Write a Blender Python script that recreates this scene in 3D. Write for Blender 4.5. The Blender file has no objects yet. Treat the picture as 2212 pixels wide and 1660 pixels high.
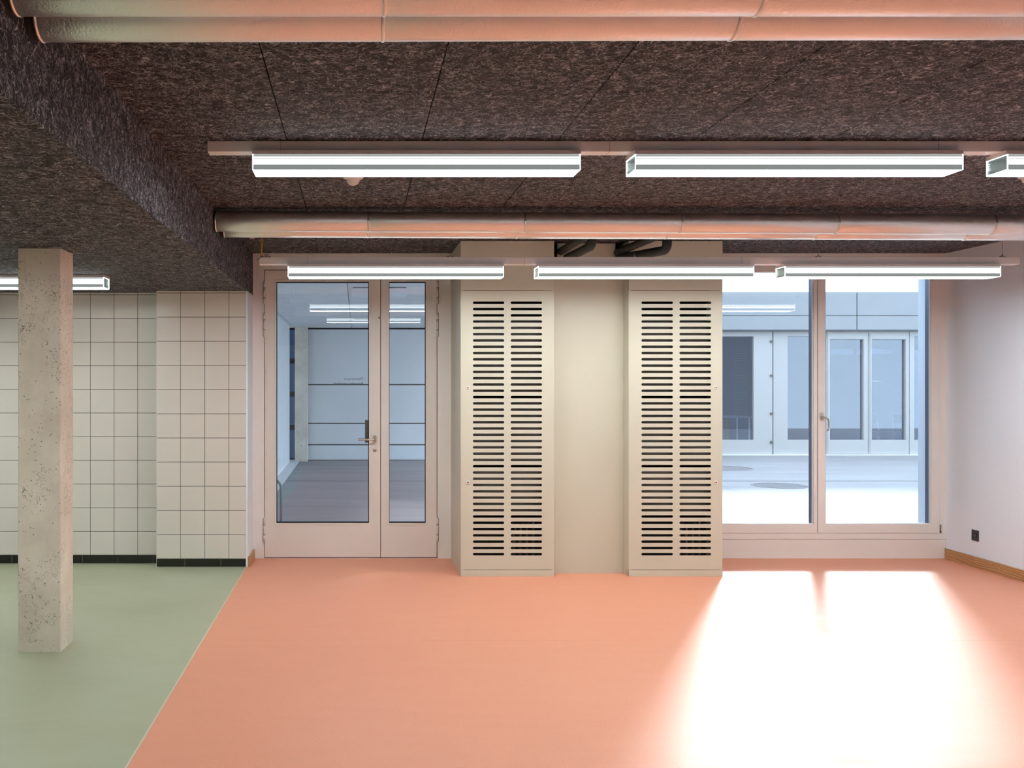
import bpy, bmesh, math, random
from mathutils import Vector, Matrix
random.seed(7)
SC = bpy.context.scene
COL = SC.collection
F = 2100.0; VX = 770.0; VY = 828.0; H = 1.516      # focal length in px, vanishing point, eye height

# ------------------------------------------------------------------ camera
cam_d = bpy.data.cameras.new('camera'); cam = bpy.data.objects.new('camera', cam_d); COL.objects.link(cam)
cam.location = (0, 0, H); cam.rotation_euler = (math.pi/2, 0, 0)
cam_d.sensor_width = 36.0; cam_d.lens = 36.0*F/2212.0
cam_d.shift_x = (1106.0-VX)/2212.0; cam_d.shift_y = -(830.0-VY)/2212.0
cam_d.clip_start = 0.02; cam_d.clip_end = 300
SC.camera = cam
# ------------------------------------------------------------------ world, sun, exposure
w = bpy.data.worlds.new('world'); SC.world = w; w.use_nodes = True
bg = w.node_tree.nodes['Background']; bg.inputs[0].default_value = (0.70, 0.85, 1.0, 1); bg.inputs[1].default_value = 3.8
sd = bpy.data.lights.new('sun', 'SUN'); sun = bpy.data.objects.new('sun', sd); COL.objects.link(sun)
sd.energy = 1.9; sd.angle = math.radians(5.0); sd.color = (1.0, 0.985, 0.97)
sun.rotation_euler = Vector((-0.46, -1.0, -0.50)).to_track_quat('-Z', 'Y').to_euler()
sun.location = (9, 30, 12)
SC.view_settings.view_transform = 'Standard'; SC.view_settings.look = 'None'
SC.view_settings.exposure = 0.24; SC.view_settings.gamma = 1.0; SC.view_settings.use_curve_mapping = False
SC.cycles.max_bounces = 10; SC.cycles.diffuse_bounces = 5; SC.cycles.glossy_bounces = 5
SC.cycles.transparent_max_bounces = 16; SC.cycles.caustics_reflective = False; SC.cycles.caustics_refractive = False
SC.cycles.sample_clamp_indirect = 6.0
LAMP = 25.0            # radiance of the luminaires' diffusers

# ------------------------------------------------------------------ materials
def new_mat(name):
    m = bpy.data.materials.new(name); m.use_nodes = True
    nt = m.node_tree; b = nt.nodes['Principled BSDF']
    return m, nt, b
def N(nt, t, **kw):
    n = nt.nodes.new(t)
    for k, v in kw.items(): setattr(n, k, v)
    return n
def L(nt, a, b): nt.links.new(a, b)
def math_n(nt, op, a, b=None, c=None, clamp=False):
    n = N(nt, 'ShaderNodeMath', operation=op); n.use_clamp = clamp
    for i, v in enumerate((a, b, c)):
        if v is None: continue
        if isinstance(v, (int, float)): n.inputs[i].default_value = v
        else: L(nt, v, n.inputs[i])
    return n.outputs[0]
def noise(nt, vec, scale, detail=2, rough=.5, dist=0.0):
    n = N(nt, 'ShaderNodeTexNoise'); n.inputs['Scale'].default_value = scale
    n.inputs['Detail'].default_value = detail; n.inputs['Roughness'].default_value = rough
    n.inputs['Distortion'].default_value = dist
    if vec is not None: L(nt, vec, n.inputs['Vector'])
    return n.outputs[0]
def pos(nt): return N(nt, 'ShaderNodeNewGeometry').outputs['Position']
def mapped(nt, vec, loc=(0,0,0), rot=(0,0,0), scale=(1,1,1)):
    m = N(nt, 'ShaderNodeMapping'); L(nt, vec, m.inputs['Vector'])
    m.inputs['Location'].default_value = loc; m.inputs['Rotation'].default_value = rot; m.inputs['Scale'].default_value = scale
    return m.outputs[0]
def ramp(nt, fac, stops):
    r = N(nt, 'ShaderNodeValToRGB'); L(nt, fac, r.inputs[0])
    e = r.color_ramp.elements
    while len(e) < len(stops): e.new(0.5)
    for i, (p, c) in enumerate(stops):
        e[i].position = p; e[i].color = (*c, 1)
    return r.outputs[0]
def mixc(nt, f, a, b):
    n = N(nt, 'ShaderNodeMix', data_type='RGBA')
    for i, v in ((0, f), (6, a), (7, b)):
        if isinstance(v, (int, float)): n.inputs[i].default_value = v
        elif isinstance(v, tuple): n.inputs[i].default_value = (*v, 1)
        else: L(nt, v, n.inputs[i])
    return n.outputs[2]
def bump(nt, b, h, strength, dist):
    n = N(nt, 'ShaderNodeBump'); n.inputs['Strength'].default_value = strength; n.inputs['Distance'].default_value = dist
    L(nt, h, n.inputs['Height']); L(nt, n.outputs[0], b.inputs['Normal'])
def plain(name, col, rough=.5, metal=0.0, spec=.5, var=.04, vscale=3.0, bmp=0.0, bscale=400):
    m, nt, b = new_mat(name)
    p = pos(nt); n = noise(nt, p, vscale, 3)
    lo = tuple(c*(1-var) for c in col); hi = tuple(min(1, c*(1+var)) for c in col)
    L(nt, ramp(nt, n, [(.3, lo), (.7, hi)]), b.inputs['Base Color'])
    b.inputs['Roughness'].default_value = rough; b.inputs['Metallic'].default_value = metal
    b.inputs['Specular IOR Level'].default_value = spec
    if bmp: bump(nt, b, noise(nt, p, bscale, 2), bmp, .001)
    return m
def emis(name, col, s, base=.8):
    m, nt, b = new_mat(name)
    b.inputs['Base Color'].default_value = (base, base, base, 1)
    b.inputs['Emission Color'].default_value = (*col, 1); b.inputs['Emission Strength'].default_value = s
    b.inputs['Roughness'].default_value = .3
    return m
M = {}
# cement-bound wood wool: overlapping curled strands
def wood_wool():
    m, nt, b = new_mat('wood_wool_dark')
    p = pos(nt); layers = []
    for i, (sc, wd) in enumerate(((26, .034), (34, .036), (30, .030), (42, .040), (38, .036), (50, .045))):
        q = mapped(nt, p, loc=(i*7.3, i*3.1, i*11.7), rot=(i*.9, i*.5, i*1.1))
        n = noise(nt, q, sc, 1.0, .45, .6)
        d = math_n(nt, 'ABSOLUTE', math_n(nt, 'SUBTRACT', n, .5))
        s = math_n(nt, 'SUBTRACT', 1.0, math_n(nt, 'DIVIDE', d, wd), clamp=True)
        g = noise(nt, mapped(nt, p, loc=(i*3.7, i*9.1, 5)), 24, 0)       # strands are cut short
        s = math_n(nt, 'MULTIPLY', s, math_n(nt, 'MULTIPLY', math_n(nt, 'SUBTRACT', g, .42), 8.0, clamp=True))
        s = math_n(nt, 'MULTIPLY', s, 1.0-.08*i)
        layers.append(s)
    h = layers[0]
    for s in layers[1:]: h = math_n(nt, 'MAXIMUM', h, s)
    big = noise(nt, p, 5.0, 3)
    c = ramp(nt, h, [(0.0, (.020, .019, .022)), (.35, (.11, .105, .115)), (1.0, (.66, .65, .72))])
    c = mixc(nt, math_n(nt, 'MULTIPLY', big, .35), c, (.03, .025, .025))
    L(nt, c, b.inputs['Base Color']); b.inputs['Roughness'].default_value = .8
    b.inputs['Specular IOR Level'].default_value = .25
    bump(nt, b, h, .9, .004)
    return m
M['wool'] = wood_wool()
def lino(name, base, dark, light, rough, scale=260):
    m, nt, b = new_mat(name); p = pos(nt)
    n1 = noise(nt, p, scale, 2, .6); n2 = noise(nt, p, 1.3, 3)
    c = ramp(nt, n1, [(.32, dark), (.5, base), (.70, light)])
    c = mixc(nt, math_n(nt, 'MULTIPLY', n2, .25), c, tuple(x*.9 for x in base))
    L(nt, c, b.inputs['Base Color'])
    r = math_n(nt, 'MULTIPLY_ADD', noise(nt, mapped(nt, p, scale=(1, 5, 1)), 2.2, 4), .14, rough-.07)
    L(nt, r, b.inputs['Roughness'])
    b.inputs['Specular IOR Level'].default_value = .5
    bump(nt, b, n1, .08, .001)
    return m
M['orange'] = lino('orange_linoleum', (.80, .325, .20), (.70, .25, .145), (.88, .415, .275), .46)
def green_floor():
    m, nt, b = new_mat('green_resin_floor'); p = pos(nt)
    n2 = noise(nt, p, 1.1, 4); n3 = noise(nt, mapped(nt, p, rot=(0, 0, .5), scale=(1, 6, 1)), 6, 3)
    c = ramp(nt, n2, [(.3, (.38, .40, .26)), (.7, (.45, .47, .33))])
    vo = N(nt, 'ShaderNodeTexVoronoi'); vo.inputs['Scale'].default_value = 9; L(nt, p, vo.inputs['Vector'])
    spot = math_n(nt, 'LESS_THAN', vo.outputs['Distance'], .022)
    c = mixc(nt, math_n(nt, 'MULTIPLY', spot, .6), c, (.6, .6, .5))
    L(nt, c, b.inputs['Base Color'])
    L(nt, math_n(nt, 'MULTIPLY_ADD', n3, .15, .30), b.inputs['Roughness'])
    wv = N(nt, 'ShaderNodeTexWave'); wv.inputs['Scale'].default_value = 9; wv.inputs['Distortion'].default_value = 7
    wv.inputs['Detail'].default_value = 3; L(nt, mapped(nt, p, rot=(0, 0, .25)), wv.inputs['Vector'])
    bump(nt, b, math_n(nt, 'ADD', math_n(nt, 'MULTIPLY', wv.outputs[1], math_n(nt, 'SUBTRACT', n2, .35)), n3), .22, .002)
    return m
M['green'] = green_floor()
def concrete(name, a, c2, pores=True):
    m, nt, b = new_mat(name); p = pos(nt)
    n1 = noise(nt, p, 3.5, 6, .6); n2 = noise(nt, mapped(nt, p, scale=(1, 1, .25)), 14, 4)
    c = ramp(nt, n1, [(.3, a), (.72, c2)])
    c = mixc(nt, math_n(nt, 'MULTIPLY', n2, .3), c, tuple(x*.8 for x in a))
    vo = N(nt, 'ShaderNodeTexVoronoi'); vo.inputs['Scale'].default_value = 46; L(nt, p, vo.inputs['Vector'])
    gate = math_n(nt, 'GREATER_THAN', noise(nt, mapped(nt, p, loc=(4, 4, 4)), 9, 2), .5)
    hole = math_n(nt, 'MULTIPLY', math_n(nt, 'LESS_THAN', vo.outputs['Distance'], .16), gate)
    crack = math_n(nt, 'LESS_THAN', math_n(nt, 'ABSOLUTE', math_n(nt, 'SUBTRACT', noise(nt, p, 20, 3, .5, 1.0), .5)), .006)
    crack = math_n(nt, 'MULTIPLY', crack, math_n(nt, 'GREATER_THAN', noise(nt, mapped(nt, p, loc=(1, 8, 2)), 3.5, 2), .55))
    if pores:
        allh = math_n(nt, 'MAXIMUM', hole, crack)
        c = mixc(nt, math_n(nt, 'MULTIPLY', allh, .75), c, (.10, .075, .05))
    L(nt, c, b.inputs['Base Color']); b.inputs['Roughness'].default_value = .75
    hh = math_n(nt, 'SUBTRACT', n2, math_n(nt, 'MULTIPLY', hole, 2.0)) if pores else n2
    bump(nt, b, hh, .35, .003)
    return m
M['concrete'] = concrete('cast_concrete', (.66, .58, .48), (.90, .81, .69))
M['concrete_out'] = concrete('outdoor_concrete', (.78, .77, .76), (.93, .92, .91), False)
M['tile'] = plain('glazed_tile', (.74, .69, .63), .22, var=.03, vscale=1.2)
M['tile_black'] = plain('black_tile', (.012, .013, .010), .2, var=.2, vscale=30)
M['grout'] = plain('grout', (.05, .042, .035), .9)
M['grout_light'] = plain('light_grout', (.42, .39, .34), .9)
M['wall'] = plain('white_plaster', (.84, .90, .995), .85, var=.0, bmp=.15)
M['wall_dark'] = plain('plaster_behind', (.60, .57, .55), .85)
M['cab'] = plain('cream_lacquer', (.60, .585, .48), .42, var=.015)
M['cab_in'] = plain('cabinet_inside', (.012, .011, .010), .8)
M['drum'] = plain('grey_casing', (.075, .07, .063), .4, metal=.0)
M['door'] = plain('greige_lacquer', (.80, .75, .71), .38, var=.015)
M['frame'] = plain('greige_frame', (.86, .83, .80), .42, var=.015)
M['bead'] = plain('white_bead', (.88, .90, .92), .4)
M['clad'] = plain('blue_grey_cladding', (.06, .11, .20), .3, metal=.3)
M['gasket'] = plain('black_gasket', (.006, .008, .012), .5)
M['steel'] = plain('brushed_steel', (.62, .57, .52), .28, metal=1.0)
M['steel_dark'] = plain('dark_steel', (.16, .14, .12), .4, metal=.8)
M['white_metal'] = plain('white_enamel', (.86, .80, .79), .4, var=.01)
M['white_plastic'] = plain('white_plastic', (.78, .70, .66), .35, var=.01)
M['black'] = plain('black_plastic', (.012, .012, .014), .35)
M['insul'] = plain('black_foam', (.022, .022, .022), .65, bmp=.3, bscale=90)
M['yellow'] = plain('yellow_conduit', (.75, .48, .05), .4)
M['strip'] = plain('pale_floor_strip', (.66, .56, .44), .5)
M['pinkchip'] = plain('brown_sticker', (.35, .16, .12), .6)
M['facade'] = plain('white_facade', (.30, .31, .325), .55, var=.02)
M['facade_frame'] = plain('white_frames', (.46, .45, .44), .5, var=.01)
M['facade_out'] = plain('outside_cladding', (.10, .12, .12), .6)
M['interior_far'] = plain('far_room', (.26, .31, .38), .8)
M['blind'] = plain('pale_blind', (.62, .66, .78), .7)
M['cardboard'] = plain('beige_board', (.60, .52, .40), .8)
M['decal'] = plain('grey_decal', (.05, .08, .11), .6)
M['decal_w'] = plain('white_decal', (.95, .95, .95), .6)
def oak():
    m, nt, b = new_mat('oak'); p = pos(nt)
    q = mapped(nt, p, scale=(5, 5, 38))
    wv = N(nt, 'ShaderNodeTexWave'); wv.inputs['Scale'].default_value = .55; wv.inputs['Distortion'].default_value = 9
    wv.inputs['Detail'].default_value = 3; wv.inputs['Detail Scale'].default_value = .7; wv.bands_direction = 'Z'; L(nt, q, wv.inputs['Vector'])
    L(nt, ramp(nt, wv.outputs[1], [(.1, (.36, .17, .065)), (.8, (.56, .31, .135))]), b.inputs['Base Color'])
    b.inputs['Roughness'].default_value = .45
    return m
M['oak'] = oak()
def duct_mat():
    m, nt, b = new_mat('hammered_aluminium'); p = pos(nt)
    b.inputs['Base Color'].default_value = (.95, .92, .90, 1); b.inputs['Metallic'].default_value = 1.0
    b.inputs['Roughness'].default_value = .36
    n = noise(nt, p, 105, 1, .5, .8)
    bump(nt, b, n, .6, .0022)
    return m
M['duct'] = duct_mat()
M['duct_ring'] = plain('duct_band', (.85, .78, .72), .25, metal=1.0)
def glass(name, tint, fac, rough=0.0):
    m, nt, b = new_mat(name); nt.nodes.remove(b)
    out = nt.nodes['Material Output']
    t = N(nt, 'ShaderNodeBsdfTransparent'); t.inputs[0].default_value = (*tint, 1)
    g = N(nt, 'ShaderNodeBsdfGlossy'); g.inputs['Roughness'].default_value = rough; g.inputs[0].default_value = (1, 1, 1, 1)
    fr = N(nt, 'ShaderNodeFresnel'); fr.inputs[0].default_value = 1.5
    k = math_n(nt, 'MULTIPLY_ADD', fr.outputs[0], 1.3, fac, clamp=True)
    mx = N(nt, 'ShaderNodeMixShader'); L(nt, k, mx.inputs[0]); L(nt, t.outputs[0], mx.inputs[1]); L(nt, g.outputs[0], mx.inputs[2])
    L(nt, mx.outputs[0], out.inputs[0])
    return m
M['glass'] = glass('clear_glazing', (.925, .96, .985), 0.005)
M['glass_far'] = glass('coated_glazing', (.70, .78, .86), 0.04)
M['acrylic'] = glass('clear_acrylic', (.62, .68, .66), 0.10, .08)
M['lit'] = emis('lit_diffuser', (.93, 1.0, 1.0), LAMP)
M['lit_band'] = emis('lit_prism', (.93, 1.0, 1.0), LAMP*.2)
M['dim_band'] = emis('dim_prism', (.84, .95, .91), .22, .08)
def asphalt():
    m, nt, b = new_mat('asphalt'); p = pos(nt)
    n1 = noise(nt, p, 60, 3, .7); n2 = noise(nt, mapped(nt, p, scale=(.5, 2.2, 1)), .9, 5, .6)
    c = ramp(nt, n1, [(.3, (.185, .18, .19)), (.7, (.28, .275, .285))])
    c = mixc(nt, ramp(nt, n2, [(.35, (0, 0, 0)), (.7, (.5, .5, .5))]), c, (.36, .355, .36))
    L(nt, c, b.inputs['Base Color']); b.inputs['Roughness'].default_value = .6
    bump(nt, b, n1, .4, .004)
    return m
M['asphalt'] = asphalt()
M['passage_panel'] = plain('pale_grey_panel', (.86, .86, .86), .6, vscale=.7, var=.06)
M['paving'] = plain('pale_paving', (.66, .66, .68), .7)
M['iron'] = plain('cast_iron', (.23, .22, .23), .7)

# ------------------------------------------------------------------ geometry helpers
def link(o, parent=None):
    COL.objects.link(o)
    if parent is not None: o.parent = parent
    return o
def obj(name, me, mat, parent=None, loc=(0, 0, 0)):
    if mat is not None and not me.materials:
        me.materials.append(M[mat] if isinstance(mat, str) else mat)
    o = bpy.data.objects.new(name, me); o.location = loc
    return link(o, parent)
def empty(name, loc=(0, 0, 0), parent=None):
    o = bpy.data.objects.new(name, None); o.location = loc; o.empty_display_size = .1
    return link(o, parent)
def tag(o, label, cat, group=None):
    o['label'] = label; o['category'] = cat
    if group: o['group'] = group
    return o
def struct(o, label=None):
    o['kind'] = 'structure'
    if label: o['label'] = label
    return o
def bm_box(bm, x0, x1, y0, y1, z0, z1):
    vs = [bm.verts.new(c) for c in ((x0,y0,z0),(x1,y0,z0),(x1,y1,z0),(x0,y1,z0),(x0,y0,z1),(x1,y0,z1),(x1,y1,z1),(x0,y1,z1))]
    for f in ((0,3,2,1),(4,5,6,7),(0,1,5,4),(1,2,6,5),(2,3,7,6),(3,0,4,7)): bm.faces.new([vs[i] for i in f])
    return vs
def to_me(bm, name='mesh', smooth=False):
    me = bpy.data.meshes.new(name); bm.normal_update(); bm.to_mesh(me); bm.free()
    if smooth:
        for p in me.polygons: p.use_smooth = True
    return me
def box_me(x0, x1, y0, y1, z0, z1, bev=0.0, seg=1):
    bm = bmesh.new(); bm_box(bm, x0, x1, y0, y1, z0, z1)
    if bev: bmesh.ops.bevel(bm, geom=bm.edges[:], offset=bev, segments=seg, affect='EDGES')
    return to_me(bm)
def box(name, x0, x1, y0, y1, z0, z1, mat, parent=None, bev=0.0):
    return obj(name, box_me(x0, x1, y0, y1, z0, z1, bev), mat, parent)
def ring_me(o4, i4, y0, y1, bev=0.0):
    """picture-frame ring with mitred corners; o4/i4 = (x0,x1,z0,z1)"""
    bm = bmesh.new()
    def rect(r, y): return [bm.verts.new(c) for c in ((r[0],y,r[2]),(r[1],y,r[2]),(r[1],y,r[3]),(r[0],y,r[3]))]
    a, b, c, d = rect(o4, y0), rect(i4, y0), rect(o4, y1), rect(i4, y1)
    for k in range(4):
        n = (k+1) % 4
        bm.faces.new((a[k], a[n], b[n], b[k])); bm.faces.new((c[k], d[k], d[n], c[n]))
        bm.faces.new((a[k], c[k], c[n], a[n])); bm.faces.new((b[k], b[n], d[n], d[k]))
    bmesh.ops.recalc_face_normals(bm, faces=bm.faces[:])
    if bev: bmesh.ops.bevel(bm, geom=bm.edges[:], offset=bev, segments=1, affect='EDGES')
    return to_me(bm)
def ring(name, o4, i4, y0, y1, mat, parent=None, bev=0.0): return obj(name, ring_me(o4, i4, y0, y1, bev), mat, parent)
def poly_extrude(name, pts, axis, a0, a1, mat, parent=None):
    """prism: pts are 2D; axis 'x' -> pts=(y,z), 'y' -> pts=(x,z), 'z' -> (x,y)"""
    bm = bmesh.new()
    def P(p, a):
        return {'x': (a, p[0], p[1]), 'y': (p[0], a, p[1]), 'z': (p[0], p[1], a)}[axis]
    A = [bm.verts.new(P(p, a0)) for p in pts]; B = [bm.verts.new(P(p, a1)) for p in pts]
    bm.faces.new(A); bm.faces.new(B[::-1]); n = len(pts)
    for i in range(n): bm.faces.new((A[i], B[i], B[(i+1) % n], A[(i+1) % n]))
    bmesh.ops.recalc_face_normals(bm, faces=bm.faces[:])
    return obj(name, to_me(bm), mat, parent)
def tube_me(pts, r, seg=12, cap=True):
    """smooth tube through pts"""
    bm = bmesh.new(); pts = [Vector(p) for p in pts]; rings = []
    up = None
    for i, p in enumerate(pts):
        t = ((pts[min(i+1, len(pts)-1)]-p).normalized() + (p-pts[max(i-1, 0)]).normalized()).normalized()
        if up is None:
            up = Vector((0, 0, 1)) if abs(t.z) < .9 else Vector((1, 0, 0))
        s = t.cross(up).normalized(); up = s.cross(t).normalized()
        rr = r[i] if isinstance(r, (list, tuple)) else r
        rings.append([bm.verts.new(p + s*math.cos(a)*rr + up*math.sin(a)*rr) for a in [2*math.pi*k/seg for k in range(seg)]])
    for a, b in zip(rings, rings[1:]):
        for k in range(seg): bm.faces.new((a[k], a[(k+1) % seg], b[(k+1) % seg], b[k]))
    if cap: bm.faces.new(rings[0][::-1]); bm.faces.new(rings[-1])
    bmesh.ops.recalc_face_normals(bm, faces=bm.faces[:])
    me = to_me(bm)
    for p in me.polygons: p.use_smooth = len(p.vertices) == 4
    return me
def tube(name, pts, r, mat, parent=None, seg=12): return obj(name, tube_me(pts, r, seg), mat, parent)
def bend(pts, rad=.04, n=6):
    """round the corners of a polyline"""
    pts = [Vector(p) for p in pts]; out = [pts[0]]
    for a, b, c in zip(pts, pts[1:], pts[2:]):
        u = (a-b).normalized(); v = (c-b).normalized()
        p0 = b+u*rad; p1 = b+v*rad
        for k in range(n+1):
            t = k/n; out.append(p0*(1-t)**2 + b*2*t*(1-t) + p1*t*t)
    return out+[pts[-1]]
def lathe_me(prof, seg=32, axis='z'):
    """prof = [(r, h)]"""
    bm = bmesh.new(); rings = []
    for r, h in prof:
        if r < 1e-6:
            c = {'z': (0, 0, h), 'y': (0, h, 0), 'x': (h, 0, 0)}[axis]; rings.append([bm.verts.new(c)]*seg)
        else:
            rr = []
            for k in range(seg):
                a = 2*math.pi*k/seg; u, v = r*math.cos(a), r*math.sin(a)
                rr.append(bm.verts.new({'z': (u, v, h), 'y': (u, h, v), 'x': (h, u, v)}[axis]))
            rings.append(rr)
    for a, b in zip(rings, rings[1:]):
        for k in range(seg):
            q = []
            for v in (a[k], a[(k+1) % seg], b[(k+1) % seg], b[k]):
                if v not in q: q.append(v)
            if len(q) > 2: bm.faces.new(q)
    bmesh.ops.recalc_face_normals(bm, faces=bm.faces[:])
    return to_me(bm, smooth=True)
def copy_tree(o, parent=None):
    c = o.copy(); COL.objects.link(c); c.parent = parent
    for ch in list(o.children): copy_tree(ch, c)
    return c
def at(px, py, Y): return Vector(((px-VX)/F*Y, Y, H-(py-VY)/F*Y))

ZC = 2.637           # main ceiling
ZL = 2.275           # lowered ceiling over the green floor
YW = 8.40            # window wall
XR = 5.096           # right wall
XD = -0.908          # joint between the two floors
XLEFT = -6.4; YBACK = -2.6
def WX(px): return (px-VX)*.004
def WZ(py): return H-(py-VY)*.004

# ================================================================== STRUCTURE
# floors
floor = struct(box('floor', XD+.004, XR+.1, YBACK, YW+.1, -.12, -.004, 'grout'), 'orange speckled linoleum floor of the main room')
ys = [YBACK, -.274, 1.726, 3.726, 5.726, YW+.06]
for a, b in zip(ys, ys[1:]):
    box('linoleum_sheet', XD+.004, XR+.0, a+.0008, b-.0008, -.004, 0, 'orange', floor)
gf = struct(box('floor', XLEFT, XD-.004, YBACK, 8.17, -.12, 0, 'green'), 'glossy green resin floor of the tiled area')
struct(box('trim_1', XD-.0045, XD+.0045, YBACK, 8.02, -.05, .0012, 'strip'), 'pale thin metal strip between orange and green floor')
# ceiling with wood-wool boards
ceil = struct(box('ceiling', XLEFT, XR+.3, YBACK, YW+.42, ZC+.025, ZC+.35, 'cab_in'), 'dark ceiling of wood-wool boards')
def board(x0, x1, y0, y1, z0, z1, parent):
    return obj('ceiling_panel', box_me(x0, x1, y0, y1, z0, z1, .0025), 'wool', parent)
xs = [-.955, -.322] + [.303+.625*k for k in range(8)] + [XR]
for i, (a, b) in enumerate(zip(xs, xs[1:])):
    js = [.60, 3.74, 6.88] if i % 2 else [-.23, 2.90, 6.03]
    if i == 3: js = [.60, 3.74, 5.29]
    js = [YBACK]+js+[YW]
    for c, d in zip(js, js[1:]): board(a+.0018, b-.0018, c+.0018, d-.0018, ZC, ZC+.024, ceil)
low = struct(box('ceiling', XLEFT, -.962, YBACK, 8.2, ZL+.025, ZC+.02, 'cab_in'), 'lowered dark wood-wool ceiling over the green floor')
xl = [XLEFT, -5.28, -4.655, -4.03, -3.405, -2.78, -2.155, -1.53, -.93]
for i, (a, b) in enumerate(zip(xl, xl[1:])):
    js = [.55, 3.40, 6.10] if i % 2 else [-.6, 2.2, 5.0, 6.87]
    js = [YBACK]+js+[8.17]
    for c, d in zip(js, js[1:]): board(a+.0018, b-.0018, c+.0018, d-.0018, ZL, ZL+.024, low)
# side boards of the drop, running slightly out of parallel as in the room
def xbeam(y): return -.905-.0045*(8.01-y)+(.0085*(y-8.01)/.39 if y > 8.01 else 0)
yj = [YBACK, -.35, .9, 2.15, 3.4, 4.65, 5.9, 7.15, 8.399]
for a, b in zip(yj, yj[1:]):
    a2, b2 = a+.0012, b-.0012
    poly_extrude('ceiling_panel', [(xbeam(a2), a2), (xbeam(b2), b2), (-.962, b2), (-.962, a2)], 'z', ZL-.001, ZC-.001, 'wool', low)
# walls
wr = struct(box('wall_right', XR, XR+.3, YBACK, YW+.42, -.1, ZC+.03, 'wall'), 'smooth white plaster wall on the right')
struct(box('wall_front', XLEFT, XR+.3, YBACK-.2, YBACK, -.1, ZC+.3, 'wall'), 'white wall behind the camera')
struct(box('wall_left', XLEFT-.2, XLEFT, YBACK-.2, 8.5, -.1, ZC+.3, 'wall'), 'white wall at far left, out of view')
struct(box('wall_back', .818, 2.925, YW+.02, YW+.42, -.1, ZC+.03, 'wall'), 'wall behind the cream cabinets')
# tiled walls
Y1, Y2 = 8.011, 8.163
TL1 = -1.648
def grid_tiles(parent, xedges, zrows, yf, g=.0036, mat='tile', name='wall_tile'):
    cache = {}
    for a, b in zip(xedges, xedges[1:]):
        for c, d in zip(zrows, zrows[1:]):
            if d-c < .004: continue
            k = (round(b-a, 4), round(d-c, 4))
            if k not in cache:
                w_, h_ = (b-a)/2-g/2, (d-c)/2-g/2
                cache[k] = box_me(-w_, w_, -.004, .004, -h_, h_, .0009); cache[k].materials.append(M[mat])
            o = obj(name, cache[k], None, parent, ((a+b)/2, yf+.004, (c+d)/2))
            o.rotation_euler = (random.uniform(-.0012, .0012), 0, random.uniform(-.0012, .0012))
w1 = struct(box('wall_back', TL1+.006, -.912, Y1+.008, 8.62, -.1, ZL+.1, 'grout'), 'projecting wall of pale square tiles beside the door')
px2x1 = lambda p: (p-VX)/F*Y1
px2x2 = lambda p: (p-VX)/F*Y2
zr1 = [H-(p-VY)/F*Y1 for p in [1207.8-52.25*k for k in range(12)]]+[ZL+.003]
grid_tiles(w1, [TL1, px2x1(389.9), px2x1(442.4), px2x1(494.6), -.910], zr1, Y1)
grid_tiles(w1, [TL1, px2x1(399), px2x1(477), -.910], [.001, zr1[0]], Y1, .003, 'tile_black', 'plinth_tile')
box('grout_strip', TL1+.001, -.911, Y1+.0035, Y1+.009, 0, zr1[0], 'grout_light', w1)
w2 = struct(box('wall_back', XLEFT, TL1+.10, Y2+.008, 8.62, -.1, ZL+.1, 'grout'), 'recessed wall of pale square tiles behind the column')
zr2 = [H-(p-VY)/F*Y2 for p in [1199.6-51.14*k for k in range(12)]]+[ZL+.003]
xe = [px2x2(297.5-51.15*k) for k in range(12, -1, -1)]+[TL1+.004]
grid_tiles(w2, xe, zr2, Y2)
xb = [px2x2(330.6-76.3*k) for k in range(8, -1, -1)]+[TL1+.004]
grid_tiles(w2, xb, [.001, zr2[0]], Y2, .003, 'tile_black', 'plinth_tile')
box('grout_strip', XLEFT, TL1+.003, Y2+.0035, Y2+.009, 0, zr2[0], 'grout_light', w2)
struct(box('trim_2', TL1-.0015, TL1+.006, Y1+.001, Y2+.01, 0, ZL, 'tile'), 'tile edge strip at the corner of the projecting wall')
# plaster return between tiles and door
struct(box('wall_left', -.911, -.896, Y1-.001, 8.62, -.1, ZL-.001, 'wall'), 'narrow white plaster return beside the door')
# oak baseboards
struct(box('baseboard_right', XR-.016, XR, YBACK, YW-.001, 0, .088, 'oak', None, .0015), 'oak baseboard along the right wall')
bl = struct(box('baseboard_left', -.896, -.878, Y1-.002, YW-.002, 0, .08, 'oak', None, .0015), 'short oak baseboard by the door')
for yy in (8.28, 7.68, 7.1):
    obj('nail_head', lathe_me([(0, -.001), (.0025, -.001), (.0025, .001), (0, .001)], 10, 'x'), 'steel', bpy.data.objects['baseboard_right'], (XR-.0165, yy, .05))

# ------------------------------------------------------------------ door_1 : double glazed door
door = struct(empty('door_1', (0, YW, 0)), 'double glazed greige metal door with one wide and one narrow leaf')
def dring(name, o4, i4, y0, y1, mat, parent, bev=0.0):
    o4 = (WX(o4[0]), WX(o4[1]), WZ(o4[3]), WZ(o4[2])); i4 = (WX(i4[0]), WX(i4[1]), WZ(i4[3]), WZ(i4[2]))
    return ring(name, o4, i4, y0-YW, y1-YW, mat, parent, bev)
dring('door_frame', (546, 974.5, 549, 1212), (570.8, 944.8, 583.2, 1206.2), YW, YW+.16, 'frame', door, .001)
dring('gap_shade_ring', (570.9, 944.7, 583.3, 1206), (577, 938, 589, 1201), YW+.068, YW+.09, 'gasket', door)  # black ring added behind the leaf gap, its shade put in as colour
box('gap_light_stop', WX(817), WX(827), .068, .085, WZ(1205), WZ(585), 'gasket', door)  # dark strip added behind the meeting gap to stop daylight leaking through
box('frame_head', WX(546), WX(974.5), .0, .16, WZ(549)+.001, ZC+.02, 'frame', door)
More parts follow.
